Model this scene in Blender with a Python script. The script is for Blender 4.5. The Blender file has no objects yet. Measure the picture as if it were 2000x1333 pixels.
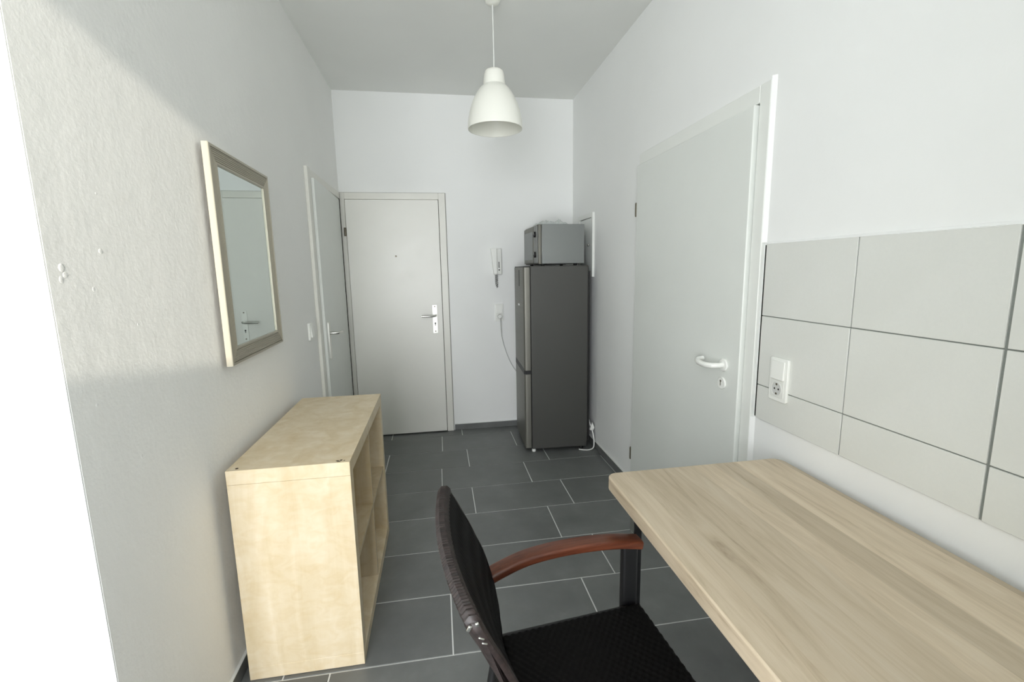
import bpy, bmesh, math, random
from mathutils import Matrix, Vector
random.seed(7)
S = bpy.context.scene
COL = S.collection
R = math.radians

# ------------------------------------------------------------------ camera
cam_d = bpy.data.cameras.new('camera')
cam = bpy.data.objects.new('camera', cam_d); COL.objects.link(cam); S.camera = cam
cam_d.sensor_fit = 'HORIZONTAL'; cam_d.sensor_width = 36.0
cam_d.lens = 36.0 * 893.85 / 2000.0
cam_d.clip_start = 0.02
FW = Vector((0.1553859, 0.9756046, -0.1550835))
RT = Vector((0.98694328, -0.16005671, -0.01802251))
UP = Vector((0.042405, 0.15025818, 0.98773696))
mw = Matrix((RT, UP, -FW)).transposed().to_4x4()
mw.translation = Vector((0.759, 0.0, 1.4324))
cam.matrix_world = mw

# ------------------------------------------------------------------ world, sun, window light, exposure
W = bpy.data.worlds.new('sky'); S.world = W; W.use_nodes = True
bgn = W.node_tree.nodes['Background']
bgn.inputs['Color'].default_value = (0.95, 0.98, 1.0, 1); bgn.inputs['Strength'].default_value = 2.0

sun_d = bpy.data.lights.new('sun', 'SUN'); sun = bpy.data.objects.new('sun', sun_d); COL.objects.link(sun)
sun_d.energy = 3.9; sun_d.angle = R(0.9); sun_d.color = (1.0, 0.92, 0.78)
SUN_DIR = Vector((-0.160, 1.0, -0.15)).normalized()
sun.rotation_euler = SUN_DIR.to_track_quat('-Z', 'Y').to_euler()
sun.location = (1, -3, 4)

WIN_X0, WIN_X1, WIN_Z0, WIN_Z1, WIN_Y = -0.85, 0.7, 0.1, 2.5, -2.0
a_d = bpy.data.lights.new('window_daylight', 'AREA'); a_o = bpy.data.objects.new('window_daylight', a_d); COL.objects.link(a_o)
a_d.shape = 'RECTANGLE'; a_d.size = WIN_X1 - WIN_X0; a_d.size_y = WIN_Z1 - WIN_Z0
a_d.energy = 136.0; a_d.color = (0.955, 0.975, 1.0)
a_o.location = ((WIN_X0 + WIN_X1) / 2, WIN_Y + 0.06, (WIN_Z0 + WIN_Z1) / 2)
a_o.rotation_euler = (R(90), 0, 0)

vs = S.view_settings
vs.view_transform = 'Standard'; vs.look = 'None'; vs.gamma = 1.0; vs.use_curve_mapping = False
vs.exposure = 0.0
S.cycles.max_bounces = 16; S.cycles.diffuse_bounces = 12; S.cycles.glossy_bounces = 6
S.cycles.caustics_reflective = False; S.cycles.caustics_refractive = False
S.cycles.sample_clamp_indirect = 6.0

# ------------------------------------------------------------------ room numbers (metres)
RW, RL, RH = 1.9622, 4.0195, 2.8471          # right wall x, back wall y, ceiling z
CORNER = 1.045                                # where the left wall ends towards the camera
NEAR, FARL = -2.0, -1.60                     # wall behind the camera, wall far to the left

# ------------------------------------------------------------------ material helpers
def lin(c):
    return tuple(((v / 255) / 12.92 if v / 255 <= 0.04045 else ((v / 255 + 0.055) / 1.055) ** 2.4) for v in c) + (1.0,)

class Mat:
    def __init__(s, name, rgb=(200, 200, 200), rough=0.5, metal=0.0, spec=0.5):
        s.m = bpy.data.materials.new(name); s.m.use_nodes = True
        s.nt = s.m.node_tree; s.b = s.nt.nodes['Principled BSDF']
        s.b.inputs['Base Color'].default_value = lin(rgb)
        s.b.inputs['Roughness'].default_value = rough
        s.b.inputs['Metallic'].default_value = metal
        s.b.inputs['Specular IOR Level'].default_value = spec
    def n(s, t, **kw):
        nd = s.nt.nodes.new(t)
        for k, v in kw.items():
            if k in nd.inputs: nd.inputs[k].default_value = v
            else: setattr(nd, k, v)
        return nd
    def l(s, a, b): s.nt.links.new(a, b)
    def coords(s, scale=(1, 1, 1), rot=(0, 0, 0), kind='Object'):
        tc = s.n('ShaderNodeTexCoord'); mp = s.n('ShaderNodeMapping')
        mp.inputs['Scale'].default_value = scale; mp.inputs['Rotation'].default_value = rot
        s.l(tc.outputs[kind], mp.inputs['Vector']); return mp.outputs['Vector']
    def noise(s, vec, scale=5, detail=4, rough=0.5, dist=0.0):
        nd = s.n('ShaderNodeTexNoise'); nd.inputs['Scale'].default_value = scale; nd.inputs['Detail'].default_value = detail
        nd.inputs['Roughness'].default_value = rough; nd.inputs['Distortion'].default_value = dist
        s.l(vec, nd.inputs['Vector']); return nd.outputs['Fac']
    def ramp(s, fac, stops):
        r = s.n('ShaderNodeValToRGB'); els = r.color_ramp.elements
        while len(els) < len(stops): els.new(0.5)
        for e, (p, c) in zip(els, stops): e.position = p; e.color = lin(c) if len(c) == 3 else c
        s.l(fac, r.inputs['Fac']); return r.outputs['Color']
    def mix(s, fac, a, b, mode='MIX'):
        m = s.n('ShaderNodeMix', data_type='RGBA', blend_type=mode)
        for v, sock in ((fac, m.inputs[0]), (a, m.inputs[6]), (b, m.inputs[7])):
            if hasattr(v, 'is_output'): s.l(v, sock)
            else: sock.default_value = v
        return m.outputs[2]
    def math(s, op, a, b=None):
        m = s.n('ShaderNodeMath', operation=op)
        for v, sock in ((a, m.inputs[0]), (b, m.inputs[1])):
            if v is None: continue
            if hasattr(v, 'is_output'): s.l(v, sock)
            else: sock.default_value = v
        return m.outputs[0]
    def color(s, sock): s.l(sock, s.b.inputs['Base Color'])
    def bump(s, h, strength=0.3, dist=0.002):
        bp = s.n('ShaderNodeBump'); bp.inputs['Strength'].default_value = strength; bp.inputs['Distance'].default_value = dist
        s.l(h, bp.inputs['Height']); s.l(bp.outputs['Normal'], s.b.inputs['Normal'])

def paint(name, rgb, bump_s, bump_scale, vary=4, rough=0.75):
    m = Mat(name, rgb, rough, spec=0.3)
    v = m.coords()
    n1 = m.noise(v, 1.6, 5)
    d = tuple(max(0, c - vary) for c in rgb); u = tuple(min(255, c + vary) for c in rgb)
    m.color(m.ramp(n1, [(0.3, d), (0.7, u)]))
    a = m.noise(v, bump_scale, 6, 0.6); b = m.noise(v, bump_scale * 0.22, 3, 0.5)
    m.bump(m.math('ADD', m.math('MULTIPLY', a, 0.6), b), bump_s, 0.006)
    return m.m

M_WALL_L = paint('rough_plaster_paint', (240, 240, 238), 0.30, 55, 2)
M_WALL = paint('white_wall_paint', (237, 238, 237), 0.08, 90, 2)
M_CEIL = paint('ceiling_paint', (232, 233, 230), 0.05, 60, 2)

def floor_tile_mat():
    m = Mat('anthracite_tile', (78, 80, 79), 0.38, spec=0.5)
    v = m.coords(kind='Object')
    oi = m.n('ShaderNodeObjectInfo')
    off = m.n('ShaderNodeVectorMath', operation='ADD'); m.l(v, off.inputs[0]); m.l(oi.outputs['Location'], off.inputs[1])
    n1 = m.noise(off.outputs[0], 5, 8, 0.62); n2 = m.noise(off.outputs[0], 60, 4, 0.6)
    c = m.ramp(n1, [(0.25, (92, 94, 93)), (0.55, (105, 107, 106)), (0.8, (119, 121, 120))])
    hv = m.n('ShaderNodeHueSaturation'); m.l(c, hv.inputs['Color'])
    m.l(m.math('ADD', m.math('MULTIPLY', oi.outputs['Random'], 0.14), 0.93), hv.inputs['Value'])
    m.color(hv.outputs['Color'])
    m.l(m.math('ADD', m.math('MULTIPLY', n1, 0.25), 0.26), m.b.inputs['Roughness'])
    m.bump(n2, 0.08, 0.001)
    return m.m
M_FTILE = floor_tile_mat()
M_GROUT = paint('pale_grey_grout', (214, 215, 213), 0.2, 200, 8, 0.9)
M_SKIRT = floor_tile_mat(); M_SKIRT.name = 'skirting_tile'

def wall_tile_mat():
    m = Mat('warm_grey_wall_tile', (206, 206, 199), 0.42, spec=0.4)
    v = m.coords(); n = m.noise(v, 140, 4, 0.7); n2 = m.noise(v, 4, 4)
    m.color(m.mix(m.math('MULTIPLY', n, 0.5), m.ramp(n2, [(0.3, (219, 220, 215)), (0.7, (224, 225, 221))]), lin((208, 210, 206))))
    m.bump(n, 0.06, 0.001); return m.m
M_WTILE = wall_tile_mat()
M_WGROUT = paint('grey_wall_grout', (128, 132, 128), 0.2, 200, 8, 0.9)
M_GAP = Mat('dark_gap', (30, 28, 25), 0.9).m

def door_paint(name, rgb, worn):
    m = Mat(name, rgb, 0.36, spec=0.5)
    v = m.coords(); n = m.noise(v, 2.2, 6, 0.6); n2 = m.noise(v, 9, 6, 0.65)
    base = m.ramp(n, [(0.3, tuple(c - worn for c in rgb)), (0.65, rgb)])
    m.color(m.mix(m.math('MULTIPLY', n2, 0.25), base, lin(tuple(c - 2 * worn for c in rgb))))
    m.l(m.math('ADD', m.math('MULTIPLY', n2, 0.15), 0.27), m.b.inputs['Roughness'])
    m.bump(m.noise(m.coords((40, 40, 6)), 4, 4), 0.05, 0.002); return m.m
M_DOOR = door_paint('entry_door_paint', (231, 230, 224), 4)
M_DOOR_R = door_paint('side_door_paint', (226, 229, 225), 4)
M_FRAME = door_paint('door_frame_paint', (228, 227, 220), 7)
M_FRAME_R = door_paint('side_frame_paint', (233, 235, 231), 5)
M_JOINT = Mat('grey_joint', (128, 126, 118), 0.9).m  # plain grey for the strips along the entry frame's outer edge

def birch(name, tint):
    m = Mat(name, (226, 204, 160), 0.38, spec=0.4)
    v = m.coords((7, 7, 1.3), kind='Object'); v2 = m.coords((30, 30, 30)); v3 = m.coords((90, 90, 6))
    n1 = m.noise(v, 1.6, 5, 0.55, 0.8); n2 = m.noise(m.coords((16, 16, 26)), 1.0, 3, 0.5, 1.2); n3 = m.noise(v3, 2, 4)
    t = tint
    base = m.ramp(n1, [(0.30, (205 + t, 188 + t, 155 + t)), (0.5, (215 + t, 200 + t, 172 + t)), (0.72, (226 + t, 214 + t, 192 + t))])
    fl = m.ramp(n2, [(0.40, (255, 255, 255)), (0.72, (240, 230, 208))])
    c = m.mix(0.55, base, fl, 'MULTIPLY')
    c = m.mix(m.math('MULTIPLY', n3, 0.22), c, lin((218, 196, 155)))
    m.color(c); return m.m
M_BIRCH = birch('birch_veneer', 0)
M_BIRCH_SHADED = birch('birch_veneer_shaded', -24)  # darker copy of the same birch, interior shade put into the colour

def oak():
    m = Mat('oak_laminate', (190, 172, 145), 0.42, spec=0.4)
    tc = m.n('ShaderNodeTexCoord'); sp = m.n('ShaderNodeSeparateXYZ'); m.l(tc.outputs['Object'], sp.inputs[0])
    wob = m.noise(m.coords((3, 0.8, 1)), 1.0, 3)
    xs = m.math('ADD', m.math('MULTIPLY', sp.outputs['X'], 13.0), m.math('MULTIPLY', wob, 0.25))
    idx = m.math('FLOOR', xs)
    wn = m.n('ShaderNodeTexWhiteNoise', noise_dimensions='1D'); m.l(idx, wn.inputs['W'])
    cb = m.n('ShaderNodeCombineXYZ')
    m.l(sp.outputs['X'], cb.inputs[0]); m.l(m.math('ADD', sp.outputs['Y'], m.math('MULTIPLY', wn.outputs['Value'], 7.0)), cb.inputs[1]); m.l(sp.outputs['Z'], cb.inputs[2])
    mp = m.n('ShaderNodeMapping'); mp.inputs['Scale'].default_value = (17, 1.5, 17); m.l(cb.outputs[0], mp.inputs['Vector'])
    g1 = m.noise(mp.outputs[0], 1.5, 7, 0.66, 1.1)
    mp2 = m.n('ShaderNodeMapping'); mp2.inputs['Scale'].default_value = (210, 9, 210); m.l(cb.outputs[0], mp2.inputs['Vector'])
    g2 = m.noise(mp2.outputs[0], 1.0, 3, 0.6)
    c1 = m.ramp(g1, [(0.26, (158, 140, 117)), (0.40, (203, 187, 163)), (0.56, (218, 203, 180)), (0.8, (230, 219, 200))])
    tone = m.ramp(wn.outputs['Value'], [(0.0, (205, 203, 198)), (1.0, (255, 253, 250))])
    c = m.mix(0.75, c1, tone, 'MULTIPLY')
    c = m.mix(m.math('MULTIPLY', g2, 0.30), c, lin((170, 153, 129)))
    m.color(c); m.bump(g2, 0.06, 0.001); return m.m
M_OAK = oak()

def brushed(name, rgb, rough, metal=0.9, vec=(4, 4, 300)):
    m = Mat(name, rgb, rough, metal)
    n = m.noise(m.coords(vec), 1.0, 3)
    m.l(m.math('ADD', m.math('MULTIPLY', n, 0.15), rough - 0.07), m.b.inputs['Roughness']); return m.m
M_STEEL = brushed('brushed_steel_front', (118, 117, 110), 0.44, 0.65)
M_FRIDGE = brushed('dark_grey_enamel', (70, 70, 67), 0.45, 0.15)
M_MWSIDE = brushed('silver_enamel', (136, 139, 138), 0.36, 0.5)
M_CHROME = brushed('satin_nickel', (205, 205, 200), 0.24, 1.0)
M_PLATE = brushed('aluminium_plate', (232, 232, 226), 0.38, 0.45)
M_SILVER = Mat('champagne_silver', (168, 162, 146), 0.34, 0.6).m
M_SILVER_EDGE = Mat('bright_champagne_edge', (214, 208, 190), 0.30, 0.5).m
M_BLACK = Mat('black_plastic', (18, 18, 18), 0.5).m
M_BLACKMET = Mat('black_powder_coat', (22, 22, 23), 0.42).m
M_WPLASTIC = Mat('white_plastic', (236, 237, 233), 0.32).m
M_WPLASTIC2 = Mat('off_white_plastic', (225, 226, 222), 0.35).m
M_CABLE = Mat('grey_cable', (200, 201, 199), 0.5).m
M_GREY = Mat('mid_grey_plastic', (130, 132, 130), 0.45).m
M_DARKGLASS = Mat('oven_window', (74, 80, 77), 0.12).m
M_MIRROR = Mat('mirror_glass', (205, 214, 211), 0.015, 1.0).m
M_LAMP = Mat('white_lamp_plastic', (236, 236, 228), 0.34).m
M_LAMP.node_tree.nodes['Principled BSDF'].inputs['Subsurface Weight'].default_value = 0.0
M_HOLE = Mat('dark_hole', (48, 36, 26), 0.9).m
M_HINGE = Mat('dark_hinge', (112, 106, 92), 0.4, 0.5).m

def reddish():
    m = Mat('reddish_brown_wood', (118, 62, 38), 0.30, spec=0.5)
    n = m.noise(m.coords((6, 90, 90)), 1.2, 5, 0.6, 0.5)
    m.color(m.ramp(n, [(0.3, (74, 36, 23)), (0.55, (97, 52, 34)), (0.8, (118, 68, 46))])); return m.m
M_ARM = reddish()

def wicker(name, a, b, rough, spec):
    m = Mat(name, a, rough, spec=spec)
    n = m.noise(m.coords((40, 160, 160)), 1.0, 3)
    m.color(m.ramp(n, [(0.3, a), (0.75, b)])); return m.m
M_WICKER = wicker('woven_black_rattan', (6, 6, 6), (13, 11, 11), 0.6, 0.14)
M_WRAP = wicker('dark_brown_wrapped_edge', (26, 21, 20), (56, 46, 44), 0.42, 0.4)
def plastic_bag():
    m = Mat('clear_crumpled_film', (225, 230, 228), 0.22)
    m.b.inputs['Transmission Weight'].default_value = 0.35; m.b.inputs['IOR'].default_value = 1.15; return m.m
M_BAG = plastic_bag()

# ------------------------------------------------------------------ mesh helpers
class MB:
    def __init__(s): s.v = []; s.f = []
    def add(s, vs, fs):
        o = len(s.v); s.v += [tuple(v) for v in vs]; s.f += [tuple(i + o for i in f) for f in fs]; return s
    def box(s, x0, x1, y0, y1, z0, z1):
        x0, x1 = min(x0, x1), max(x0, x1); y0, y1 = min(y0, y1), max(y0, y1); z0, z1 = min(z0, z1), max(z0, z1)
        vs = [(x, y, z) for z in (z0, z1) for y in (y0, y1) for x in (x0, x1)]
        return s.add(vs, [(0, 2, 3, 1), (4, 5, 7, 6), (0, 1, 5, 4), (2, 6, 7, 3), (0, 4, 6, 2), (1, 3, 7, 5)])
    def prism(s, poly, ax, a0, a1):
        n = len(poly)
        def P(p, a):
            return {0: (a, p[0], p[1]), 1: (p[0], a, p[1]), 2: (p[0], p[1], a)}[ax]
        vs = [P(p, a0) for p in poly] + [P(p, a1) for p in poly]
        fs = [tuple(range(n - 1, -1, -1)), tuple(range(n, 2 * n))] + [(i, (i + 1) % n, n + (i + 1) % n, n + i) for i in range(n)]
        return s.add(vs, fs)
    def lathe(s, prof, c=(0, 0, 0), ax=2, n=32, cap=True):
        o = len(s.v); k = len(prof)
        def P(r, h, a):
            p, q = r * math.cos(a), r * math.sin(a)
            return {2: (c[0] + p, c[1] + q, c[2] + h), 0: (c[0] + h, c[1] + p, c[2] + q), 1: (c[0] + p, c[1] + h, c[2] + q)}[ax]
        vs = [P(r, h, 2 * math.pi * j / n) for (r, h) in prof for j in range(n)]
        fs = [(i * n + j, i * n + (j + 1) % n, (i + 1) * n + (j + 1) % n, (i + 1) * n + j) for i in range(k - 1) for j in range(n)]
        if cap: fs += [tuple(range(n - 1, -1, -1)), tuple((k - 1) * n + j for j in range(n))]
        return s.add(vs, fs)
    def tube(s, pts, r, n=10, cap=True, flat=None):
        pts = [Vector(p) for p in pts]; k = len(pts); vs = []
        t0 = (pts[1] - pts[0]).normalized()
        up = Vector((0, 0, 1)) if abs(t0.z) < 0.9 else Vector((0, 1, 0))
        a = t0.cross(up).normalized()
        for i in range(k):
            t = (pts[min(i + 1, k - 1)] - pts[max(i - 1, 0)]).normalized()
            a = (a - t * a.dot(t)).normalized(); b = t.cross(a)
            rr = r[i] if isinstance(r, (list, tuple)) else r
            for j in range(n):
                w = 2 * math.pi * j / n
                vs.append(pts[i] + a * rr * math.cos(w) + b * rr * math.sin(w) * (flat or 1.0))
        fs = [(i * n + j, i * n + (j + 1) % n, (i + 1) * n + (j + 1) % n, (i + 1) * n + j) for i in range(k - 1) for j in range(n)]
        if cap: fs += [tuple(range(n - 1, -1, -1)), tuple((k - 1) * n + j for j in range(n))]
        return s.add(vs, fs)
    def sweep(s, pts, frames, poly):
        k, n = len(pts), len(poly); vs = []
        for p, (a, b) in zip(pts, frames):
            for (q, w) in poly: vs.append(Vector(p) + Vector(a) * q + Vector(b) * w)
        fs = [(i * n + j, i * n + (j + 1) % n, (i + 1) * n + (j + 1) % n, (i + 1) * n + j) for i in range(k - 1) for j in range(n)]
        fs += [tuple(range(n - 1, -1, -1)), tuple((k - 1) * n + j for j in range(n))]
        return s.add(vs, fs)
    def mesh(s, name):
        me = bpy.data.meshes.new(name); me.from_pydata(s.v, [], s.f)
        bm = bmesh.new(); bm.from_mesh(me); bmesh.ops.recalc_face_normals(bm, faces=bm.faces); bm.to_mesh(me); bm.free()
        return me
    def build(s, name, mat, parent=None, bevel=0, seg=2, smooth=False):
        o = bpy.data.objects.new(name, s.mesh(name)); COL.objects.link(o)
        o.data.materials.append(mat)
        if parent: o.parent = parent
        if smooth or bevel:
            for p in o.data.polygons: p.use_smooth = True
            o.data.set_sharp_from_angle(angle=R(38))
        if bevel:
            b = o.modifiers.new('bevel', 'BEVEL'); b.width = bevel; b.segments = seg; b.limit_method = 'ANGLE'; b.angle_limit = R(38)
        return o

def box(name, mat, b, parent=None, bevel=0, seg=2):
    return MB().box(*b).build(name, mat, parent, bevel, seg)

def thing(name, loc, label, cat, rz=0, group=None, kind=None):
    o = bpy.data.objects.new(name, None); COL.objects.link(o); o.empty_display_size = 0.1
    o.location = loc; o.rotation_euler = (0, 0, rz); tag(o, label, cat, group, kind); return o

def tag(o, label, cat, group=None, kind=None):
    o['label'] = label; o['category'] = cat
    if group: o['group'] = group
    if kind: o['kind'] = kind
    return o

def struct(o, label=None):
    o['kind'] = 'structure'
    if label: o['label'] = label
    return o

def rrect(w, h, r, n=4, cx=0, cy=0):
    pts = []
    for sx, sy, a0 in ((1, 1, 0), (-1, 1, 90), (-1, -1, 180), (1, -1, 270)):
        for i in range(n + 1):
            a = R(a0 + 90 * i / n)
            pts.append((cx + sx * (w / 2 - r) + r * math.cos(a), cy + sy * (h / 2 - r) + r * math.sin(a)))
    return pts

# ------------------------------------------------------------------ shell
T = 0.15
floor = struct(box('floor', M_GROUT, (FARL - T, RW + T, NEAR - T, RL + T, -0.10, -0.0025)), 'dark grey rectangular floor tiles with pale joints')
ceiling = struct(box('ceiling', M_CEIL, (FARL - T, RW + T, NEAR - T, RL + T, RH, RH + 0.1)), 'plain pale grey painted ceiling')
wall_back = struct(box('wall_back', M_WALL, (-T, RW + T, RL, RL + T, -0.1, RH)), 'white back wall around the entry door')
wall_right = struct(box('wall_right', M_WALL, (RW, RW + T, NEAR - T, RL, -0.1, RH)), 'white right wall with a band of grey tiles')
wl = MB().box(-T, 0, CORNER + 0.004, RL, -0.1, RH)
wall_left = struct(wl.build('wall_left', M_WALL_L), 'rough plastered left wall carrying the mirror')
wall_return = struct(box('wall_left_return', M_WALL, (FARL, -0.0005, CORNER, CORNER + T, -0.1, RH)), 'brightly lit wall face at the left edge')
BLOCKER = (1.08, RW, -0.60, -0.18)
shade_blocker = struct(box('shade_blocker_right', M_WALL, (*BLOCKER, -0.1, RH)))  # added unseen block that keeps window light off the near right wall
wall_far_left = struct(box('wall_far_left', M_WALL, (FARL - T, FARL, NEAR - T, CORNER + T, -0.1, RH)))
nw = MB()
nw.box(FARL, WIN_X0, NEAR - T, NEAR, -0.1, RH); nw.box(WIN_X1, RW, NEAR - T, NEAR, -0.1, RH)
nw.box(WIN_X0, WIN_X1, NEAR - T, NEAR, -0.1, WIN_Z0); nw.box(WIN_X0, WIN_X1, NEAR - T, NEAR, WIN_Z1, RH)
wall_near = struct(nw.build('wall_near', M_WALL))

# plaster lumps on the near stretch of the left wall
for (ly, lz, lr) in ((1.085, 1.452, 0.010), (1.092, 1.437, 0.008), (1.08, 1.428, 0.007), (1.205, 1.49, 0.008), (1.165, 1.405, 0.005),
                     (1.30, 1.31, 0.004), (1.12, 1.15, 0.005), (1.24, 0.98, 0.005), (1.22, 1.62, 0.004), (1.38, 1.05, 0.004)):
    m = MB(); k = 8
    prof = [(lr, -0.001), (lr * 0.85, lr * 0.06), (lr * 0.5, lr * 0.13), (lr * 0.12, lr * 0.16)]
    m.lathe(prof, (0, 0, 0), 0, k)
    o = m.build('plaster_lump', M_WALL_L, wall_left, smooth=True); o.location = (0, ly, lz); o.scale = (1, 1, random.uniform(0.8, 1.5))

# window behind the camera
wt = thing('window_1', ((WIN_X0 + WIN_X1) / 2, NEAR, WIN_Z0), 'white framed window behind the viewer', 'window', kind='structure')
hw, hh = (WIN_X1 - WIN_X0) / 2, WIN_Z1 - WIN_Z0
m = MB(); m.box(-hw, -hw + 0.05, -0.12, -0.06, 0, hh); m.box(hw - 0.05, hw, -0.12, -0.06, 0, hh)
m.box(-hw + 0.05, hw - 0.05, -0.12, -0.06, 0, 0.05); m.box(-hw + 0.05, hw - 0.05, -0.12, -0.06, hh - 0.02, hh)
m.build('window_frame', M_WPLASTIC, wt)
box('transom', M_WPLASTIC, (-hw + 0.05, hw - 0.05, -0.12, -0.06, 1.547, 1.592), wt)
box('sun_cut_curtain', M_WALL, (-hw + 0.05, hw - 0.05, -0.05, -0.045, 0.02, 1.587), wt)  # unseen curtain, added to block the sun below the lit patch
box('window_sill', M_WPLASTIC, (-hw - 0.04, hw + 0.04, 0.0, 0.05, -0.03, 0.0), wt)

# floor tiles: 0.606 x 0.3333 grid in running bond, each its own object
TL, TW, JT = 0.606, 0.3333, 0.0058
ROW0 = 1.5400
offs = {0: 0.7585, 1: 0.926, 2: 0.757, 3: 0.928, 4: 0.733, 5: 0.936, 6: 0.742, 7: 0.92}
mesh_cache = {}
def tile_obj(x0, x1, y0, y1):
    w, h = round(x1 - x0, 4), round(y1 - y0, 4)
    if w < 0.012 or h < 0.012: return
    key = (w, h)
    if key not in mesh_cache:
        b = 0.0012
        v = [(-w/2, -h/2, -0.008), (w/2, -h/2, -0.008), (w/2, h/2, -0.008), (-w/2, h/2, -0.008)]
        v += [(p[0], p[1], -b) for p in v[:4]] + [(p[0] - math.copysign(b, p[0]), p[1] - math.copysign(b, p[1]), 0) for p in v[:4]]
        f = [(8, 9, 10, 11)]
        for q in (0, 4): f += [(q + i, q + (i + 1) % 4, q + 4 + (i + 1) % 4, q + 4 + i) for i in range(4)]
        me = bpy.data.meshes.new('floor_tile'); me.from_pydata(v, [], f); me.materials.append(M_FTILE); mesh_cache[key] = me
    o = bpy.data.objects.new('floor_tile', mesh_cache[key]); COL.objects.link(o); o.parent = floor
    o.location = ((x0 + x1) / 2, (y0 + y1) / 2, random.uniform(-0.0004, 0.0003))
for r in range(-16, 8):
    ya, yb = ROW0 + r * TW + JT / 2, ROW0 + (r + 1) * TW - JT / 2
    ya, yb = max(ya, NEAR + 0.002), min(yb, RL - 0.002)
    if yb - ya < 0.02: continue
    x = offs.get(r, 0.922 if r % 2 else 0.757) - 8 * TL
    while x < RW:
        xa, xb = x + JT / 2, x + TL - JT / 2
        lim = 0.002 if (ya + yb) / 2 > CORNER else FARL + 0.002
        xa, xb = max(xa, lim), min(xb, RW - 0.002)
        if xb - xa > 0.01:
            if lim < 0 and yb > CORNER and xa < 0:
                pass
            tile_obj(xa, xb, ya, yb if not (lim < 0 and yb > CORNER) else yb)
        x += TL

# tiled skirting
def skirting(name, axis, a0, a1, fixed, inward, label):
    base = None; a = a0; first = True
    par = bpy.data.objects.new(name, None); COL.objects.link(par); struct(par, label); par.empty_display_size = 0.05
    while a < a1 - 0.02:
        b = min(a + TL, a1) - (0.003 if a + TL < a1 else 0)
        if axis == 'y': bx = (fixed, fixed + inward * 0.010, a, b, 0.0003, 0.052)
        else: bx = (a, b, fixed, fixed + inward * 0.010, 0.0003, 0.052)
        box('skirting_tile', M_SKIRT, bx, par, 0.001, 1)
        if axis == 'y': cb = (fixed, fixed + inward * 0.010, a, b, 0.0522, 0.056)
        else: cb = (a, b, fixed, fixed + inward * 0.010, 0.0522, 0.056)
        box('grout_cap', M_GROUT, cb, par)
        a += TL
skirting('baseboard_left', 'y', CORNER, 3.005, 0.0, 1, 'dark tile skirting along the left wall')
skirting('baseboard_back', 'x', 0.862, RW - 0.012, RL, -1, 'dark tile skirting along the back wall')
skirting('baseboard_right', 'y', 2.66, RL - 0.012, RW, -1, 'dark tile skirting along the right wall')

# ------------------------------------------------------------------ right wall tiles
cols = [1.5366, 1.1609, 0.7849, 0.4089, 0.0329, -0.3431]
rows = [0.8486, 0.9807, 1.2439, 1.5071]
box('tile_backing', M_WGROUT, (RW - 0.005, RW, cols[-1], cols[0], rows[0], rows[-1]), wall_right)
box('dark_gap', M_GAP, (RW - 0.0062, RW, cols[0] + 0.0003, cols[0] + 0.009, rows[0] + 0.004, rows[-1] - 0.004), wall_right)
for ci in range(5):
    for ri in range(3):
        jv = 0.0022 if ci <= 1 else 0.0035
        y1 = cols[ci] - (jv if ci else 0); y0 = cols[ci + 1] + (0.0022 if ci == 0 else 0.0035)
        z0 = rows[ri] + (0.0016 if ri else 0.0); z1 = rows[ri + 1] - (0.0016 if ri < 2 else 0)
        o = box('wall_tile', M_WTILE, (-0.004, 0.004, -(y1 - y0) / 2, (y1 - y0) / 2, -(z1 - z0) / 2, (z1 - z0) / 2), wall_right, 0.0012, 2)
        o.location = (RW - 0.0045 - random.uniform(0, 0.0005), (y0 + y1) / 2, (z0 + z1) / 2)
# ragged plaster edge along the top of the tiles
m = MB(); n = 150; top = []; bot = []
for i in range(n + 1):
    y = cols[0] - (cols[0] - 0.3) * i / n
    rag = 0.0012 + (0.0035 if y < 1.05 else 0.0008) * random.random()
    bot.append((RW - 0.0098, y, rows[-1] - rag * 0.6)); top.append((RW - 0.0005, y, rows[-1] + 0.007))
m.add(bot + top + [(RW, b[1], b[2]) for b in bot], [(i, i + 1, n + 2 + i, n + 1 + i) for i in range(n)] + [(i, 2 * n + 2 + i, 2 * n + 3 + i, i + 1) for i in range(n)])
m.build('plaster_edge', M_WALL, wall_right)

# ------------------------------------------------------------------ doors
def lever_handle(par, mat, pts, r): return MB().tube(pts, r, 10).build('lever', mat, par, smooth=True)

# entry door on the back wall (local x along the wall, -y into the room)
d1 = struct(thing('door_1', (0.42, RL, 0), 'closed white entry door with peephole and long metal handle plate', 'door'))
lx = lambda x: x - 0.42
for (a, b, c, d) in ((0.0065, 0.0425, 0.0, 2.0694), (0.7955, 0.8504, 0.0, 2.0694)):
    box('frame_post', M_FRAME, (lx(a), lx(b), -0.020, 0, c, d), d1, 0.002)
box('frame_head', M_FRAME, (lx(0.0428), lx(0.7952), -0.020, 0, 2.0175, 2.0694), d1, 0.002)
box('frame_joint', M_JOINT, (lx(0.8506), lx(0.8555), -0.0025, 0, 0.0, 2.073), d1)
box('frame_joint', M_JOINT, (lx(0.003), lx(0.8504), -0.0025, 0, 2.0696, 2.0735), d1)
leaf = box('door_leaf', M_DOOR, (lx(0.0462), lx(0.7916), -0.034, -0.002, 0.010, 2.0138), d1, 0.0025)
box('hinge_gap_shadow', M_GAP, (lx(0.0036), lx(0.0064), -0.004, 0, 0.0, 2.0694), d1)  # dark strip, shadow between the two doors painted in
box('gap_shadow_board', M_GAP, (lx(0.0425), lx(0.7955), -0.002, 0, 0.0, 2.0175), d1)
pl = MB().prism(rrect(0.042, 0.246, 0.006, 4, lx(0.726), 1.020), 1, -0.042, -0.034).build('handle_plate', M_PLATE, d1, 0.001)
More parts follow.
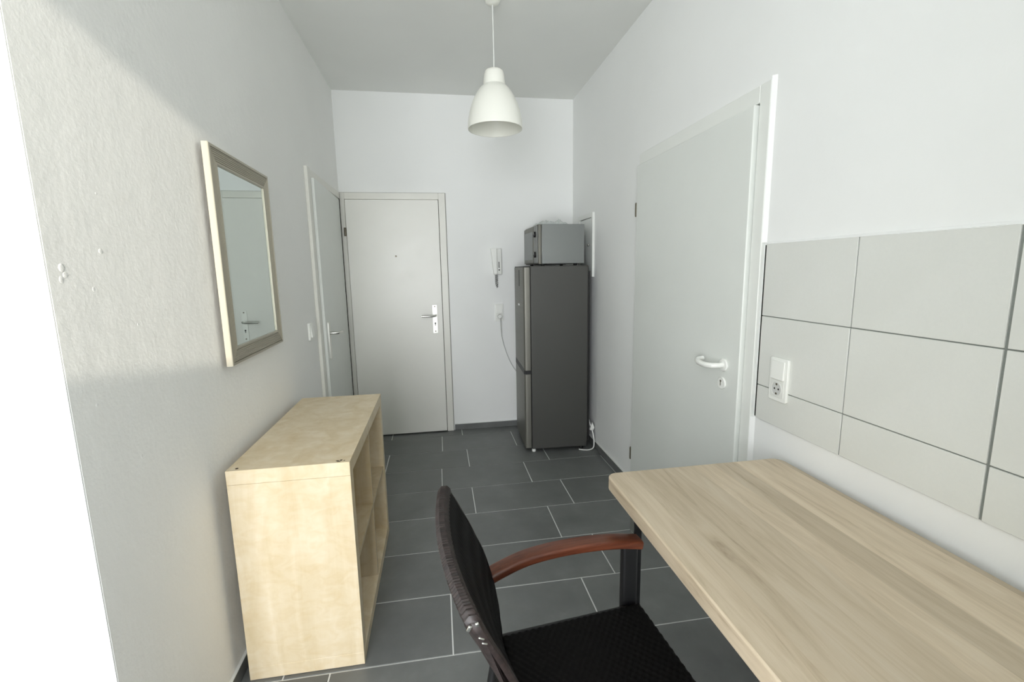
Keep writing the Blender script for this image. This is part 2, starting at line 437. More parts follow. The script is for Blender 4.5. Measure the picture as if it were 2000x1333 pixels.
MB().tube([(lx(0.733), -0.040, 1.053), (lx(0.733), -0.070, 1.053), (lx(0.728), -0.082, 1.052), (lx(0.715), -0.086, 1.050), (lx(0.66), -0.086, 1.0485), (lx(0.614), -0.084, 1.0485)], [0.009, 0.0088, 0.009, 0.0092, 0.0092, 0.0085], 12).build('lever', M_CHROME, pl, smooth=True)
for z in (1.128, 0.915): MB().lathe([(0.0055, -0.0436), (0.0055, -0.0415)], (lx(0.727), 0, z), 1, 12).build('screw', M_HINGE, pl)
m = MB().lathe([(0.0065, -0.0436), (0.0065, -0.0415)], (lx(0.727), 0, 0.984), 1, 14); m.box(lx(0.7245), lx(0.7295), -0.0434, -0.0415, 0.964, 0.981)
m.build('keyhole', M_BLACK, pl)
MB().lathe([(0.0075, -0.037), (0.0075, -0.0335)], (lx(0.427), 0, 1.557), 1, 14).build('peephole', M_HINGE, leaf)
for z in (1.755, 0.26): MB().lathe([(0.008, -0.032), (0.0095, -0.026), (0.0095, 0.030), (0.008, 0.036)], (lx(0.036), -0.034, z), 2, 12).build('hinge', M_HINGE, d1)

# side door in the left wall (local y along the wall, +x into the room)
d2 = struct(thing('door_2', (0, 3.5, 0), 'white side door in the left wall beside the entry door', 'door'))
ly = lambda y: y - 3.5
box('frame_post', M_FRAME, (0, 0.020, ly(3.013), ly(3.078), 0.0, 2.066), d2, 0.003)
box('hinge_gap_shadow', M_GAP, (0, 0.0035, ly(3.972), ly(4.018), 0.0, 2.066), d2)  # dark strip that paints the shadow beside the leaf's far edge
box('frame_head', M_FRAME, (0, 0.012, ly(3.0785), ly(3.9715), 2.016, 2.066), d2, 0.003)
leaf2 = MB().prism([(0.002, ly(3.087)), (0.036, ly(3.087)), (0.008, ly(3.966)), (0.002, ly(3.966))], 2, 0.010, 2.010).build('door_leaf', M_DOOR_R, d2, 0.002)
box('gap_shadow_board', M_GAP, (0, 0.002, ly(3.078), ly(3.972), 0.0, 2.016), d2)
pl = MB().prism(rrect(0.040, 0.245, 0.006, 4, ly(3.165), 0.985), 0, 0.0325, 0.042).build('handle_plate', M_PLATE, d2, 0.001)
MB().tube([(0.042, ly(3.165), 1.035), (0.080, ly(3.165), 1.035), (0.092, ly(3.169), 1.035), (0.096, ly(3.183), 1.034), (0.096, ly(3.235), 1.032), (0.094, ly(3.285), 1.030)], [0.0095, 0.009, 0.0095, 0.0095, 0.009, 0.0085], 12).build('lever', M_CHROME, pl, smooth=True)

# door in the right wall (-x into the room)
d3 = struct(thing('door_3', (RW, 2.1, 0), 'white painted door in the right wall with white lever handle', 'door'))
ly = lambda y: y - 2.1
box('frame_post', M_FRAME_R, (-0.014, 0, ly(1.560), ly(1.617), 0.0, 2.0778), d3, 0.003)
box('frame_post', M_FRAME_R, (-0.010, 0, ly(2.6285), ly(2.640), 0.0, 2.0778), d3, 0.002)
box('frame_head', M_FRAME_R, (-0.014, 0, ly(1.6172), ly(2.628), 2.0165, 2.0778), d3, 0.003)
# plaster fillet running up beside the frame, interrupted by the tiles
for (za, zb) in ((1.513, 2.088), (0.056, 0.845)):
    m = MB().prism([(-0.0135, ly(1.5595)), (-0.0125, ly(1.558)), (-0.001, ly(1.548)), (0.0, ly(1.547)), (0.0, ly(1.5595))], 2, za, zb)
    m.build('plaster_fillet', M_WALL, d3)
box('gap_shadow_board', M_GAP, (-0.003, 0, ly(1.617), ly(2.6285), 0.0, 2.0165), d3)
leaf3 = box('door_leaf', M_DOOR_R, (-0.030, -0.003, ly(1.6225), ly(2.626), 0.008, 2.012), d3, 0.004, 3)
for z in (1.765, 0.255): MB().lathe([(0.007, -0.040), (0.0085, -0.034), (0.0085, 0.034), (0.007, 0.040)], (-0.026, ly(2.634), z), 2, 12).build('hinge', M_HINGE, d3)
# lever on a round rose, end turned back to the door
rz_, ry_ = 1.020, 1.715
ro = MB().lathe([(0.026, -0.0395), (0.0265, -0.036), (0.0265, -0.030)], (0, ly(ry_), rz_), 0, 28).build('rose', M_WPLASTIC, d3, 0.002, smooth=True)
pts = [(-0.036, ly(ry_), rz_), (-0.060, ly(ry_), rz_ - 0.001), (-0.080, ly(ry_ + 0.010), rz_ - 0.003), (-0.088, ly(ry_ + 0.030), rz_ - 0.005), (-0.090, ly(ry_ + 0.065), rz_ - 0.006),
       (-0.088, ly(ry_ + 0.100), rz_ - 0.004), (-0.080, ly(ry_ + 0.124), rz_), (-0.064, ly(ry_ + 0.134), rz_ + 0.003), (-0.044, ly(ry_ + 0.136), rz_ + 0.005)]
MB().tube(pts, [0.011, 0.011, 0.0115, 0.0118, 0.0122, 0.0118, 0.011, 0.0105, 0.010], 14).build('lever', M_WPLASTIC, ro, smooth=True)
ks = MB().lathe([(0.025, -0.0375), (0.0258, -0.035), (0.0258, -0.030)], (0, ly(1.722), 0.940), 0, 28).build('key_rose', M_WPLASTIC, d3, 0.0015, smooth=True)
m = MB().lathe([(0.0048, -0.0388), (0.0048, -0.0372)], (0, ly(1.724), 0.949), 0, 12); m.box(-0.0387, -0.0372, ly(1.7222), ly(1.7258), 0.930, 0.947)
m.build('keyhole', M_HINGE, ks)

# ------------------------------------------------------------------ bookcase
bx0, bx1, by0, by1, bh = 0.041, 0.4354, 1.5571, 2.4475, 0.79
bc = thing('bookcase', ((bx0 + bx1) / 2, (by0 + by1) / 2, 0), 'open birch-veneer cube bookcase standing against the left wall under the mirror', 'bookcase')
hx, hy = (bx1 - bx0) / 2, (by1 - by0) / 2; tk = 0.05; ti = 0.016
tb = box('top_board', M_BIRCH, (-hx, hx, -hy, hy, bh - tk, bh), bc, 0.0012, 2)
box('bottom_board', M_BIRCH, (-hx, hx, -hy, hy, 0.001, tk), bc, 0.0012, 2)
for s in (-1, 1): box('side_panel', M_BIRCH, (-hx + 0.0006, hx - 0.0006, s * (hy - 0.0006), s * (hy - tk), tk + 0.0004, bh - tk - 0.0004), bc)
zm = bh / 2
box('divider', M_BIRCH_SHADED, (-hx + 0.004, hx - 0.004, -ti / 2, ti / 2, tk + 0.0004, bh - tk - 0.0004), bc)
for s in (-1, 1): box('shelf', M_BIRCH_SHADED, (-hx + 0.004, hx - 0.004, s * (ti / 2 + 0.0003), s * (hy - tk - 0.0004), zm - ti / 2, zm + ti / 2), bc)
MB().lathe([(0.005, 0.0), (0.005, 0.0006)], (-hx + 0.030, -hy + 0.018, bh), 2, 12).build('screw_hole', M_HOLE, tb)
for (px, py, sx, sy) in ((hx - 0.042, -hy + 0.016, 0.007, 0.004), (hx - 0.031, -hy + 0.02, 0.006, 0.005), (hx - 0.020, -hy + 0.016, 0.004, 0.003), (hx - 0.036, -hy + 0.009, 0.009, 0.0025)):
    m = MB(); k = 9
    m.prism([(px + sx * random.uniform(.6, 1) * math.cos(2*math.pi*i/k), py + sy * random.uniform(.6, 1) * math.sin(2*math.pi*i/k)) for i in range(k)], 2, bh, bh + 0.0006)
    m.build('chipped_spot', M_HOLE, tb)

# ------------------------------------------------------------------ mirror on the left wall
my0, my1, mz0, mz1 = 1.7159, 2.3006, 1.111, 1.865
mi = thing('wall_mirror', (0, (my0 + my1) / 2, mz0), 'rectangular wall mirror in a ribbed champagne-silver frame above the bookcase', 'mirror')
fy, fz = (my1 - my0) / 2, mz1 - mz0; fw_ = 0.062
mi.location.x = 0.0085; mi.rotation_euler = (0, 0, R(1.4)); mi.scale = (0.75, 1, 1)   # hangs a little away from the wall at its near edge
# profile: (distance inward from the outer edge, height off the wall)
prof = [(0.0, 0.001), (0.0, 0.026), (0.002, 0.029), (0.011, 0.030)]
for i in range(6):
    q = 0.011 + i * 0.0068; h = 0.029 - i * 0.0006
    prof += [(q + 0.0010, h - 0.0032), (q + 0.0028, h), (q + 0.0048, h), (q + 0.0066, h - 0.0032)]
prof += [(0.0535, 0.0265), (0.060, 0.0265), (fw_, 0.0245), (fw_, 0.001)]
def rail(side):
    m = MB(); n = len(prof); vs = []
    for e in (0, 1):
        for (d, h) in prof:
            if side == 'b': p = (h, -fy + d if e == 0 else fy - d, d)
            elif side == 't': p = (h, -fy + d if e == 0 else fy - d, fz - d)
            elif side == 'l': p = (h, -fy + d, d if e == 0 else fz - d)
            else: p = (h, fy - d, d if e == 0 else fz - d)
            vs.append(p)
    fs = [(i, (i + 1) % n, n + (i + 1) % n, n + i) for i in range(n)] + [tuple(range(n)), tuple(range(2 * n - 1, n - 1, -1))]
    m.add(vs, fs); o = m.build('frame_rail', M_SILVER, mi)
    o.data.materials.append(M_SILVER_EDGE)
    for i in (0, 1, n - 2): o.data.polygons[i].material_index = 1
for s in 'btlr': rail(s)
box('mirror_glass', M_MIRROR, (0.008, 0.018, -fy + fw_ + 0.0003, fy - fw_ - 0.0003, fw_ + 0.0003, fz - fw_ - 0.0003), mi)
box('backing_board', M_BLACK, (0.0005, 0.0075, -fy + fw_ + 0.0003, fy - fw_ - 0.0003, fw_ + 0.0003, fz - fw_ - 0.0003), mi)

# ------------------------------------------------------------------ pendant lamp
LX, LY = 1.108, 2.64
la = thing('pendant_lamp', (LX, LY, RH), 'white bell-shaped pendant lamp hanging from the ceiling', 'lamp')
zr = 2.192 - RH
out = [(0.149, 0.0), (0.1500, 0.006), (0.1485, 0.030), (0.1435, 0.062), (0.1365, 0.094), (0.123, 0.134), (0.107, 0.168), (0.092, 0.192), (0.078, 0.209), (0.066, 0.219), (0.0605, 0.224), (0.0595, 0.232), (0.0575, 0.254), (0.0545, 0.280), (0.050, 0.294), (0.042, 0.301), (0.024, 0.3045), (0.007, 0.305)]
inn = [(0.004, 0.301), (0.040, 0.297), (0.050, 0.285), (0.0545, 0.254), (0.0565, 0.226), (0.063, 0.215), (0.075, 0.205), (0.089, 0.188), (0.104, 0.165), (0.120, 0.131), (0.1335, 0.092), (0.1405, 0.060), (0.1455, 0.029), (0.147, 0.001)]
m = MB(); pr = [(r, zr + h) for r, h in out + inn]; pr.append(pr[0]); m.lathe(pr, n=64, cap=False)
m.build('lamp_shade', M_LAMP, la, smooth=True)
MB().lathe([(0.0195, zr + 0.215), (0.0205, zr + 0.25), (0.0205, zr + 0.296), (0.010, zr + 0.2965)], n=20).build('bulb_socket', M_WPLASTIC2, la, smooth=True)
MB().tube([(0, 0, zr + 0.303), (0.0005, 0, -0.3), (0, 0, -0.028)], 0.0032, 8).build('cord', M_WPLASTIC2, la, smooth=True)
MB().lathe([(0.044, 0), (0.044, -0.006), (0.036, -0.024), (0.018, -0.032), (0.006, -0.034)], n=28).build('ceiling_rose', M_LAMP, la, smooth=True)

# ------------------------------------------------------------------ fridge
fr = thing('fridge', (1.386, 3.359, 0), 'tall dark grey fridge-freezer standing in the far corner beside the right wall', 'fridge', rz=-R(2.3))
FWd, FD, FH = 0.52, 0.497, 1.457
box('body', M_FRIDGE, (0.054, FD, 0.001, FWd - 0.001, 0.028, FH - 0.004), fr, 0.008, 3)
def fdoor(name, z0, z1, notch):
    m = MB(); r = 0.016; poly = []
    # plan outline: rounded front corners
    for (cx, cy, a0) in ((r, r, 180), (0.050 - 0.003, 0.003, 270), (0.050 - 0.003, FWd - 0.003, 0), (r, FWd - r, 90)):
        rr = r if cx == r else 0.003
        for i in range(6):
            a = R(a0 + 90 * i / 5); poly.append((cx + rr * math.cos(a), cy + rr * math.sin(a)))
    m.prism(poly, 2, z0, z1); return m.build(name, M_STEEL, fr, 0.003, smooth=True)
ud = fdoor('upper_door', 0.662, FH - 0.012, True)
ld = fdoor('lower_door', 0.040, 0.634, False)
box('handle_recess', M_BLACK, (0.010, 0.0535, 0.004, FWd - 0.004, 0.6342, 0.6618), fr)
box('finger_grip', M_BLACK, (-0.0008, 0.0098, 0.0165, FWd - 0.0165, 0.6344, 0.676), ud)
box('top_cap', M_BLACK, (0.004, 0.052, 0.010, FWd - 0.01, FH - 0.0118, FH - 0.0045), fr, 0.002)
box('door_gasket', M_BLACK, (0.0502, 0.0538, 0.006, FWd - 0.006, 0.66, FH - 0.02), fr)
box('display_strip', M_BLACK, (-0.0012, 0.002, 0.20, 0.245, 1.30, 1.425), ud)
box('badge', M_CHROME, (-0.0012, 0.002, 0.22, 0.30, 1.145, 1.16), ud)
MB().lathe([(0.014, 0.0), (0.016, 0.004), (0.016, 0.014), (0.010, 0.028)], (0.072, 0.035, 0), 2, 16).build('foot', M_WPLASTIC, fr)
for (px, py) in ((0.072, FWd - 0.04), (FD - 0.04, 0.04), (FD - 0.04, FWd - 0.04)):
    MB().lathe([(0.014, 0.0), (0.016, 0.004), (0.016, 0.014), (0.010, 0.028)], (px, py, 0), 2, 16).build('foot', M_BLACK, fr)
box('rear_grille', M_BLACK, (FD, FD + 0.022, 0.03, FWd - 0.03, 0.06, FH - 0.05), fr)

# ------------------------------------------------------------------ microwave on the fridge
mwv = thing('microwave', (1.515, 3.42, FH - 0.0035), 'silver microwave oven standing on top of the fridge', 'microwave', rz=R(1.2))
MD, MWd, Mz0, Mz1 = 0.363, 0.455, 0.014, 0.308
box('body', M_MWSIDE, (0.028, MD, 0.0, MWd, Mz0, Mz1), mwv, 0.004)
box('front_panel', M_STEEL, (0.0, 0.0275, -0.002, MWd + 0.002, Mz0 - 0.002, Mz1 - 0.002), mwv, 0.006, 3)
box('oven_door', M_STEEL, (-0.010, -0.0002, 0.112, MWd - 0.004, Mz0 + 0.006, Mz1 - 0.012), mwv, 0.003)
box('door_window', M_DARKGLASS, (-0.0112, -0.0098, 0.135, MWd - 0.03, Mz0 + 0.035, Mz1 - 0.045), mwv)
box('control_panel', M_GREY, (-0.0085, -0.0002, 0.006, 0.108, Mz0 + 0.006, Mz1 - 0.012), mwv, 0.002)
for z, nm in ((0.235, 'timer_dial'), (0.085, 'power_dial')):
    k = MB().lathe([(0.022, -0.0086), (0.0215, -0.020), (0.019, -0.0225)], (0, 0.055, z), 0, 20).build(nm, M_BLACK, mwv, smooth=True)
    box('pointer', M_WPLASTIC, (-0.0235, -0.0226, 0.0535, 0.0565, z, z + 0.018), k)
for (px, py) in ((0.045, 0.04), (MD - 0.06, 0.04), (0.045, MWd - 0.04), (MD - 0.06, MWd - 0.04)):
    MB().lathe([(0.013, 0.0), (0.015, Mz0)], (px, py, 0), 2, 14).build('foot', M_BLACK, mwv)
box('base_plate', M_BLACK, (0.07, 0.22, 0.012, MWd - 0.012, Mz0 - 0.007, Mz0 - 0.0003), mwv)
m = MB()
for i in range(8): m.box(0.25 + i * 0.010, 0.254 + i * 0.010, -0.0006, 0.0, 0.20, 0.25)

# crumpled plastic film on the microwave
m = MB(); nu, nv = 26, 18; rnd = random.Random(3)
hgt = [[0] * (nv + 1) for _ in range(nu + 1)]
for k in range(26):
    a, b, c = rnd.uniform(0, nu), rnd.uniform(0, nv), rnd.uniform(0.004, 0.018); w = rnd.uniform(2.0, 5.0)
    for i in range(nu + 1):
        for j in range(nv + 1): hgt[i][j] = max(hgt[i][j], c * max(0, 1 - math.hypot(i - a, j - b) / w))
vs = []
for i in range(nu + 1):
    for j in range(nv + 1):
        p, q = i / nu * 2 - 1, j / nv * 2 - 1
        e = max(0, 1 - (abs(p) ** 4 + abs(q) ** 4))
        vs.append((p * 0.125 * (1 + 0.06 * math.sin(5 * q)), q * 0.12 * (1 + 0.07 * math.sin(4 * p)), 0.002 + (0.024 + hgt[i][j] * 2.0) * e ** 0.5 * (0.55 + 0.45 * math.sin(i * 0.7 + j * 0.4) ** 2)))
m.add(vs, [(i * (nv + 1) + j, (i + 1) * (nv + 1) + j, (i + 1) * (nv + 1) + j + 1, i * (nv + 1) + j + 1) for i in range(nu) for j in range(nv)])
n0 = len(vs)
m.add([(v[0], v[1], 0.0004) for v in vs], [(i * (nv + 1) + j, i * (nv + 1) + j + 1, (i + 1) * (nv + 1) + j + 1, (i + 1) * (nv + 1) + j) for i in range(nu) for j in range(nv)])
bag = m.build('plastic_bag', M_BAG); bag.location = (1.655, 3.60, FH - 0.004 + Mz1)
tag(bag, 'crumpled clear plastic film lying on top of the microwave', 'plastic bag')

# ------------------------------------------------------------------ back wall: intercom, socket, cord
ic = thing('intercom_phone', (1.268, RL, 1.39), 'white door intercom handset mounted on the back wall beside the fridge', 'intercom')
box('base', M_WPLASTIC2, (-0.010, 0.047, -0.040, 0, 0.0, 0.221), ic, 0.005, 3)
m = MB()
ph = [(-0.046, 0.221), (0.006, 0.221), (0.006, 0.0), (-0.024, 0.0), (-0.030, 0.05), (-0.040, 0.15)]
m.prism(ph, 1, -0.062, -0.012); m.build('handset', M_WPLASTIC, ic, 0.006, 3)
box('button_strip', M_BLACK, (0.020, 0.027, -0.0415, -0.0395, 0.055, 0.108), ic, 0.001)
MB().lathe([(0.006, -0.0425), (0.006, -0.0395)], (0.0235, 0, 0.038), 1, 12).build('call_button', M_BLACK, ic)
coil = []
for i in range(140):
    t = i / 139; a = t * 2 * math.pi * 13
    if t < 0.5: cx, cz = 0.006, -0.005 - 0.22 * t
    else: cx, cz = 0.006 - 0.012 * min(1, (t - 0.5) * 6) , -0.115 + 0.22 * (t - 0.5)
    coil.append((cx + 0.0055 * math.cos(a), -0.025 + 0.0055 * math.sin(a), cz))
MB().tube(coil, 0.0024, 6).build('coiled_cord', M_GREY, ic, smooth=True)

def wall_socket(name, loc, rz, label, switch_top, w=0.076, h=0.151):
    """combined switch and socket; local +x is the wall direction seen from the room, -y into the room"""
    t = thing(name, loc, label, 'socket', rz=rz)
    MB().prism(rrect(w, h, 0.006, 4, 0, h / 2), 1, -0.010, 0).build('cover_frame', M_WPLASTIC, t, 0.002, 2)
    if switch_top:
        sw = MB(); zc = h * 0.73; b = w * 0.36
        sw.prism([(-0.0102, zc - h*0.215), (-0.0175, zc - h*0.215), (-0.0135, zc + h*0.205), (-0.0102, zc + h*0.205)], 0, -b, b)
        sw.build('rocker_switch', M_WPLASTIC, t, 0.0015)
    zc = h * 0.29; rr = w * 0.30
    MB().prism(rrect(w * 0.74, w * 0.74, 0.008, 4, 0, zc), 1, -0.0128, -0.0102).build('socket_insert', M_WPLASTIC2, t, 0.001)
    MB().lathe([(rr, -0.0150), (rr, -0.0130), (rr * 0.90, -0.0130), (rr * 0.90, -0.0150)], (0, 0, zc), 1, 28, cap=False).build('socket_rim', M_WPLASTIC2, t, smooth=True)
    sk = MB().lathe([(rr * 0.88, -0.0132), (rr * 0.88, -0.0129)], (0, 0, zc), 1, 28).build('socket_well', M_CABLE, t)
    for s in (-1, 1): MB().lathe([(0.0035, -0.0137), (0.0035, -0.0131)], (s * 0.0095, 0, zc), 1, 10).build('pin_hole', M_BLACK, sk)
    for s in (-1, 1): box('earth_clip', M_HINGE, (-0.003, 0.003, -0.0150, -0.0132, zc + s * rr * 0.66 - 0.003, zc + s * rr * 0.66 + 0.003), sk)
    return t
wall_socket('wall_socket', (1.289, RL, 0.980), 0, 'white switch and socket on the back wall with a grey cord plugged in', True)
so3 = wall_socket('wall_socket', (RW - 0.0085, 1.4215, 0.947), -R(90), 'white switch and socket on the grey wall tiles beside the right door', True, 0.086, 0.156)

cord = thing('power_cord', (1.289, RL, 0.94), 'thin grey cord running from the back-wall socket down behind the fridge', 'cord')
MB().lathe([(0.016, -0.052), (0.0185, -0.046), (0.0185, -0.016)], (0, 0, 0.083), 1, 18).build('plug', M_WPLASTIC2, cord, smooth=True)
pts = []
ctrl = [(0, -0.048, 0.075), (0.004, -0.05, 0.03), (0.010, -0.035, -0.05), (0.018, -0.02, -0.11), (0.040, -0.013, -0.20), (0.075, -0.012, -0.30), (0.12, -0.012, -0.39), (0.18, -0.012, -0.47)]
def catmull(P, k=8):
    P = [Vector(p) for p in P]; o = []
    for i in range(len(P) - 1):
        a, b, c, d = P[max(i-1, 0)], P[i], P[i+1], P[min(i+2, len(P)-1)]
        for j in range(k):
            t = j / k
            o.append(0.5 * ((2*b) + (c-a)*t + (2*a-5*b+4*c-d)*t*t + (-a+3*b-3*c+d)*t**3))
    o.append(P[-1]); return o
MB().tube(catmull(ctrl), 0.0035, 8).build('cable', M_CABLE, cord, smooth=True)

fc = thing('floor_cable', (1.925, 3.36, 0), 'white cable looping down to the floor behind the fridge', 'cable')
ctrl = [(-0.005, 0.16, 0.30), (-0.004, 0.06, 0.22), (0.0, 0.02, 0.17), (0.012, 0.0, 0.12), (0.014, -0.02, 0.06), (0.004, -0.035, 0.018), (-0.03, -0.045, 0.006), (-0.07, -0.042, 0.006), (-0.11, -0.02, 0.006)]
MB().tube(catmull(ctrl), 0.0045, 8).build('cable', M_WPLASTIC, fc, smooth=True)
m = MB().prism([(-0.018, 0.155), (0.004, 0.215), (0.022, 0.172), (0.010, 0.150)], 1, -0.012, 0.012); m.build('connector', M_WPLASTIC, fc, 0.003)

# light switch on the left wall
ls = thing('light_switch', (0, 2.845, 1.038), 'small white light switch on the left wall before the side door', 'switch', rz=R(90))
MB().prism(rrect(0.072, 0.102, 0.006, 4, 0, 0.051), 1, -0.012, 0).build('cover_frame', M_WPLASTIC, ls, 0.002)
m = MB().prism([(-0.0122, 0.016), (-0.022, 0.018), (-0.015, 0.084), (-0.0122, 0.086)], 0, -0.026, 0.026); m.build('rocker_switch', M_WPLASTIC, ls, 0.0015)

# meter hatch on the right wall behind the fridge
ht = thing('wall_hatch', (RW, 3.62, 1.363), 'small white hatch in the right wall half hidden by the fridge', 'hatch')
hz, hy2 = 0.489, 0.18
for (a, b, c, d) in ((-hy2, -hy2 + 0.035, 0, hz), (hy2 - 0.035, hy2, 0, hz), (-hy2 + 0.0352, hy2 - 0.0352, 0, 0.035), (-hy2 + 0.0352, hy2 - 0.0352, hz - 0.035, hz)):
    box('frame_strip', M_FRAME_R, (-0.018, 0, a, b, c, d), ht, 0.002)
hl = box('hatch_door', M_DOOR_R, (-0.012, -0.001, -hy2 + 0.039, hy2 - 0.039, 0.039, hz - 0.039), ht, 0.002)
MB().lathe([(0.010, -0.030), (0.011, -0.024), (0.006, -0.018), (0.006, -0.012)], (0, -hy2 + 0.075, 0.245), 0, 14).build('knob', M_CHROME, hl, smooth=True)

# ------------------------------------------------------------------ table
tx0, tx1, ty1, tz = 1.2834, 1.924, 1.3672, 0.7567; ty0 = ty1 - 1.30; tt = 0.044
tbl = thing('table', ((tx0 + tx1) / 2, (ty0 + ty1) / 2, 0), 'oak-look laminate table along the tiled right wall', 'table')
hx, hy = (tx1 - tx0) / 2, (ty1 - ty0) / 2
MB().prism(rrect(2 * hx, 2 * hy, 0.035, 8), 2, tz - tt, tz).build('table_top', M_OAK, tbl, 0.004, 3)
for sx in (-1, 1):
    for sy in (-1, 1):
        cx, cy = sx * (hx - 0.092), sy * (hy - 0.045)
        lg = box('leg', M_BLACKMET, (cx - 0.014, cx + 0.014, cy - 0.014, cy + 0.014, 0.006, tz - tt), tbl, 0.002)
        MB().lathe([(0.016, 0), (0.017, 0.005), (0.017, 0.0058)], (cx, cy, 0), 2, 14).build('foot_cap', M_GREY, lg)
        box('edge_highlight', M_CHROME, (cx - 0.0175, cx - 0.0143, cy - 0.014, cy + 0.010, 0.02, tz - tt - 0.0005), lg)  # bright strip standing in for the highlight along the leg's left edge
box('apron', M_BLACKMET, (-hx + 0.108, hx - 0.108, hy - 0.055, hy - 0.035, tz - tt - 0.035, tz - tt - 0.0005), tbl, 0.001)
box('apron', M_BLACKMET, (-hx + 0.108, hx - 0.108, -hy + 0.035, -hy + 0.055, tz - tt - 0.035, tz - tt - 0.0005), tbl, 0.001)

# ------------------------------------------------------------------ chair (local x forward, y towards its left = away from the camera)
TH = R(4.5); U0, V0 = 1.15, 0.825
cx = math.cos(TH) * U0 - math.sin(TH) * V0; cy = math.sin(TH) * U0 + math.cos(TH) * V0
ch = thing('armchair', (cx, cy, 0), 'black woven rattan armchair with reddish wooden armrests pulled up to the table', 'chair', rz=TH)
PZ = [(0.30, 0.985), (0.43, 0.984), (0.50, 0.978), (0.59, 0.966), (0.70, 0.936), (0.795, 0.894), (0.893, 0.846)]
def pu(z):
    for (z0, u0), (z1, u1) in zip(PZ, PZ[1:]):
        if z <= z1: return u0 + (u1 - u0) * (z - z0) / (z1 - z0)
    return PZ[-1][1]
def pu_s(z): return (pu(z - 0.03) + 2 * pu(z) + pu(min(z + 0.03, 0.893))) / 4
HB, ZB, ZT, TB = 0.240, 0.40, 0.893, 0.028
m = MB(); NV, NL = 240, 84
def back_pt(i, j):
    v = -HB + 2 * HB * i / NV; e = HB - abs(v)
    th = TB * (math.sqrt(max(0.0, 1 - (1 - e / 0.014) ** 2)) if e < 0.014 else 1.0)
    th = max(th, 0.001)
    ztop = ZT - (0.030 * (1 - math.sqrt(max(0, 1 - (1 - e / 0.030) ** 2))) if e < 0.030 else 0)
    bul = -0.024 * (1 - (v / HB) ** 2)
    # loop: front up, round the top, back down
    a = j / (NL - 1); h = ztop - th / 2 - ZB
    L1 = h; L2 = math.pi * th / 2; tot = 2 * L1 + L2; s = a * tot
    rip = 0.0012 * math.sin(2 * math.pi * (i / NV) * 62)
    if s < L1:
        z = ZB + s; off = th / 2 + 0.0011 * math.sin(2 * math.pi * z / 0.011 + (math.pi if (i // 4) % 2 else 0)); cu = pu_s(z) - TB / 2; return (cu + bul + off, v, z)
    if s < L1 + L2:
        w = (s - L1) / L2 * math.pi; rr = th / 2 + rip; cu = pu_s(ztop - th / 2) - TB / 2
        return (cu + bul + rr * math.cos(w), v, ztop - th / 2 + rr * math.sin(w))
    z = ztop - th / 2 - (s - L1 - L2); off = th / 2 + 0.0011 * math.sin(2 * math.pi * z / 0.011 + (math.pi if (i // 4) % 2 else 0)); cu = pu_s(max(z, ZB)) - TB / 2
    return (cu + bul - off, v, z)
vs = []
for i in range(NV + 1):
    for j in range(NL):
        u, v, z = back_pt(i, j); vs.append((u - U0, v, z))
fs = [(i * NL + j, (i + 1) * NL + j, (i + 1) * NL + (j + 1) % NL, i * NL + (j + 1) % NL) for i in range(NV) for j in range(NL)]
fs += [tuple(range(NL)), tuple(NV * NL + j for j in range(NL - 1, -1, -1))]
m.add(vs, fs); back = m.build('backrest', M_WICKER, ch, smooth=True)
back.data.materials.append(M_WRAP)
for p in back.data.polygons:
    if p.index < NV * NL:
        i_, j_ = divmod(p.index, NL); v_ = -HB + 2 * HB * i_ / NV; s_ = j_ / (NL - 1)
        if 0.468 < s_ < 0.545 or HB - abs(v_) < 0.016: p.material_index = 1
    else: p.material_index = 1
# bare metal showing at the worn corner of the backrest
for (vv, zz, uu, w_, h_, rot) in ((-0.2362, 0.8680, 0.8345, 0.0032, 0.0060, 20), (-0.2366, 0.8720, 0.8475, 0.0030, 0.0055, -15), (-0.2388, 0.849, 0.853, 0.0055, 0.0016, 30), (-0.2390, 0.839, 0.858, 0.0050, 0.0015, 25)):
    o = box('bare_metal_spot', M_CHROME, (-w_, w_, -0.0022, 0.0022, -h_, h_), back, 0.0014, 2)
    o.location = (uu - U0, vv, zz); o.rotation_euler = (R(14), R(rot), 0)
# seat
m = MB(); NU, NW = 110, 110; vs = []
def seat_edge(a): return 0.212 + 0.018 * a
for lay in (0, 1):
    for i in range(NU + 1):
        for j in range(NW + 1):
            a, b = i / NU, j / NW * 2 - 1
            e = min(a, 1 - a, (1 - abs(b)) * 0.5) * 0.42
            drop = 0.010 * (1 - math.sqrt(max(0, 1 - (1 - min(e, 0.012) / 0.012) ** 2)))
            wv = 0.0011 * math.sin(i * 2 * math.pi / 5) * (1 if (j // 3) % 2 else -1)
            x = 0.972 + a * 0.432; y = b * seat_edge(a)
            z = 0.441 - drop - 0.008 * (1 - b * b) * math.sin(math.pi * a) + wv if lay == 0 else 0.402
            vs.append((x - U0, y, z))
N1 = NW + 1; off = (NU + 1) * N1
fs = [(i * N1 + j, (i + 1) * N1 + j, (i + 1) * N1 + j + 1, i * N1 + j + 1) for i in range(NU) for j in range(NW)]
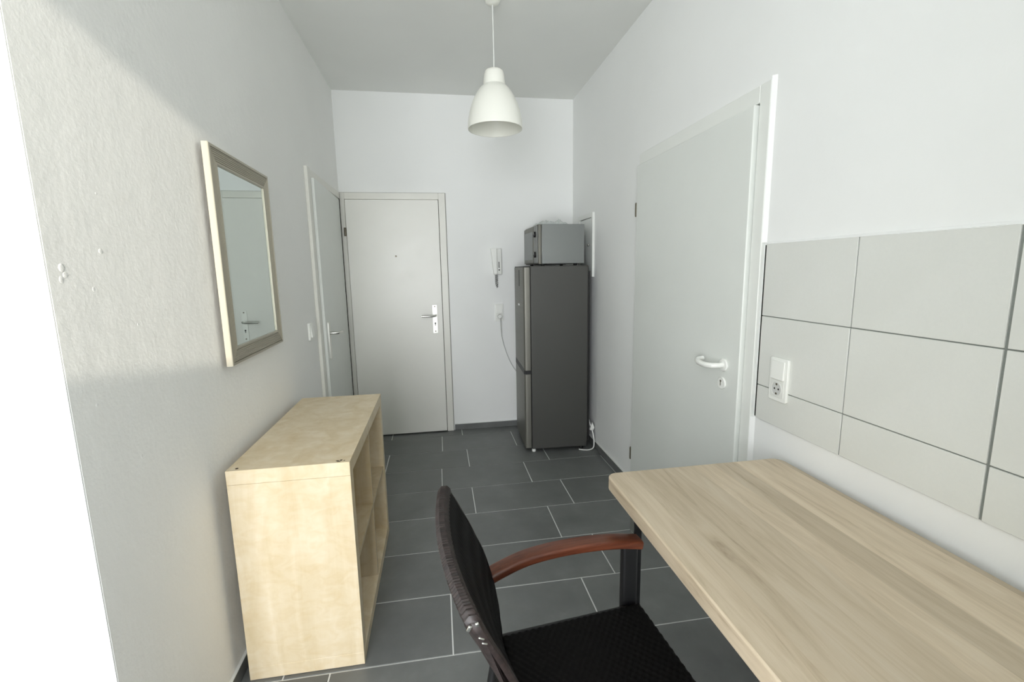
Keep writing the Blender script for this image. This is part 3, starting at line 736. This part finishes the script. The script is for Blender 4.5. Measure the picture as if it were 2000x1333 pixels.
fs += [(off + a, off + d, off + c, off + b) for (a, b, c, d) in list(fs)]
rim = [(i, 0) for i in range(NU)] + [(NU, j) for j in range(NW)] + [(i, NW) for i in range(NU, 0, -1)] + [(0, j) for j in range(NW, 0, -1)]
idx = [i * N1 + j for i, j in rim]
fs += [(idx[k], idx[(k + 1) % len(idx)], off + idx[(k + 1) % len(idx)], off + idx[k]) for k in range(len(idx))]
m.add(vs, fs); m.build('seat', M_WICKER, ch, smooth=True)
for s in (1, -1):
    vc = s * 0.254
    # front post: flat oval tube from the floor to the armrest
    fl = MB().prism(rrect(0.052, 0.026, 0.011, 5, 1.379 - U0, vc), 2, 0.004, 0.612).build('front_leg', M_BLACKMET, ch, smooth=True)
    for q in (0.470, 0.445): MB().lathe([(0.007, 0), (0.006, 0.003), (0.002, 0.0042)], (1.385 - U0, vc - s * 0.0128, q), 1, 12).build('bolt', M_CHROME, fl, smooth=True)
    bk = MB().tube([(0.966 - U0, s * 0.215, 0.43), (0.965 - U0, s * 0.216, 0.41), (0.93 - U0, s * 0.224, 0.2), (0.87 - U0, s * 0.226, 0.004)], 0.012, 12).build('rear_leg', M_BLACKMET, ch, smooth=True)
    MB().tube([(0.972 - U0, s * 0.226, 0.415), (1.37 - U0, s * 0.238, 0.415)], 0.011, 10).build('seat_rail', M_BLACKMET, ch, smooth=True)
    # armrest: shallow arch, rounded section
    AP = [(0.935, 0.600), (0.985, 0.618), (1.06, 0.636), (1.15, 0.6465), (1.25, 0.647), (1.34, 0.640), (1.415, 0.626)]
    pts = catmull([(u - U0, s * (0.262 - 0.012 * max(0, (1.06 - u) / 0.12)), z - 0.013) for u, z in AP], 6)
    fr_ = []
    for i in range(len(pts)):
        t = (pts[min(i + 1, len(pts) - 1)] - pts[max(i - 1, 0)]).normalized(); a = Vector((0, 1, 0)); fr_.append((a, t.cross(a) * -1))
    MB().sweep(pts, fr_, rrect(0.052, 0.026, 0.008, 4)).build('armrest', M_ARM, ch, smooth=True)
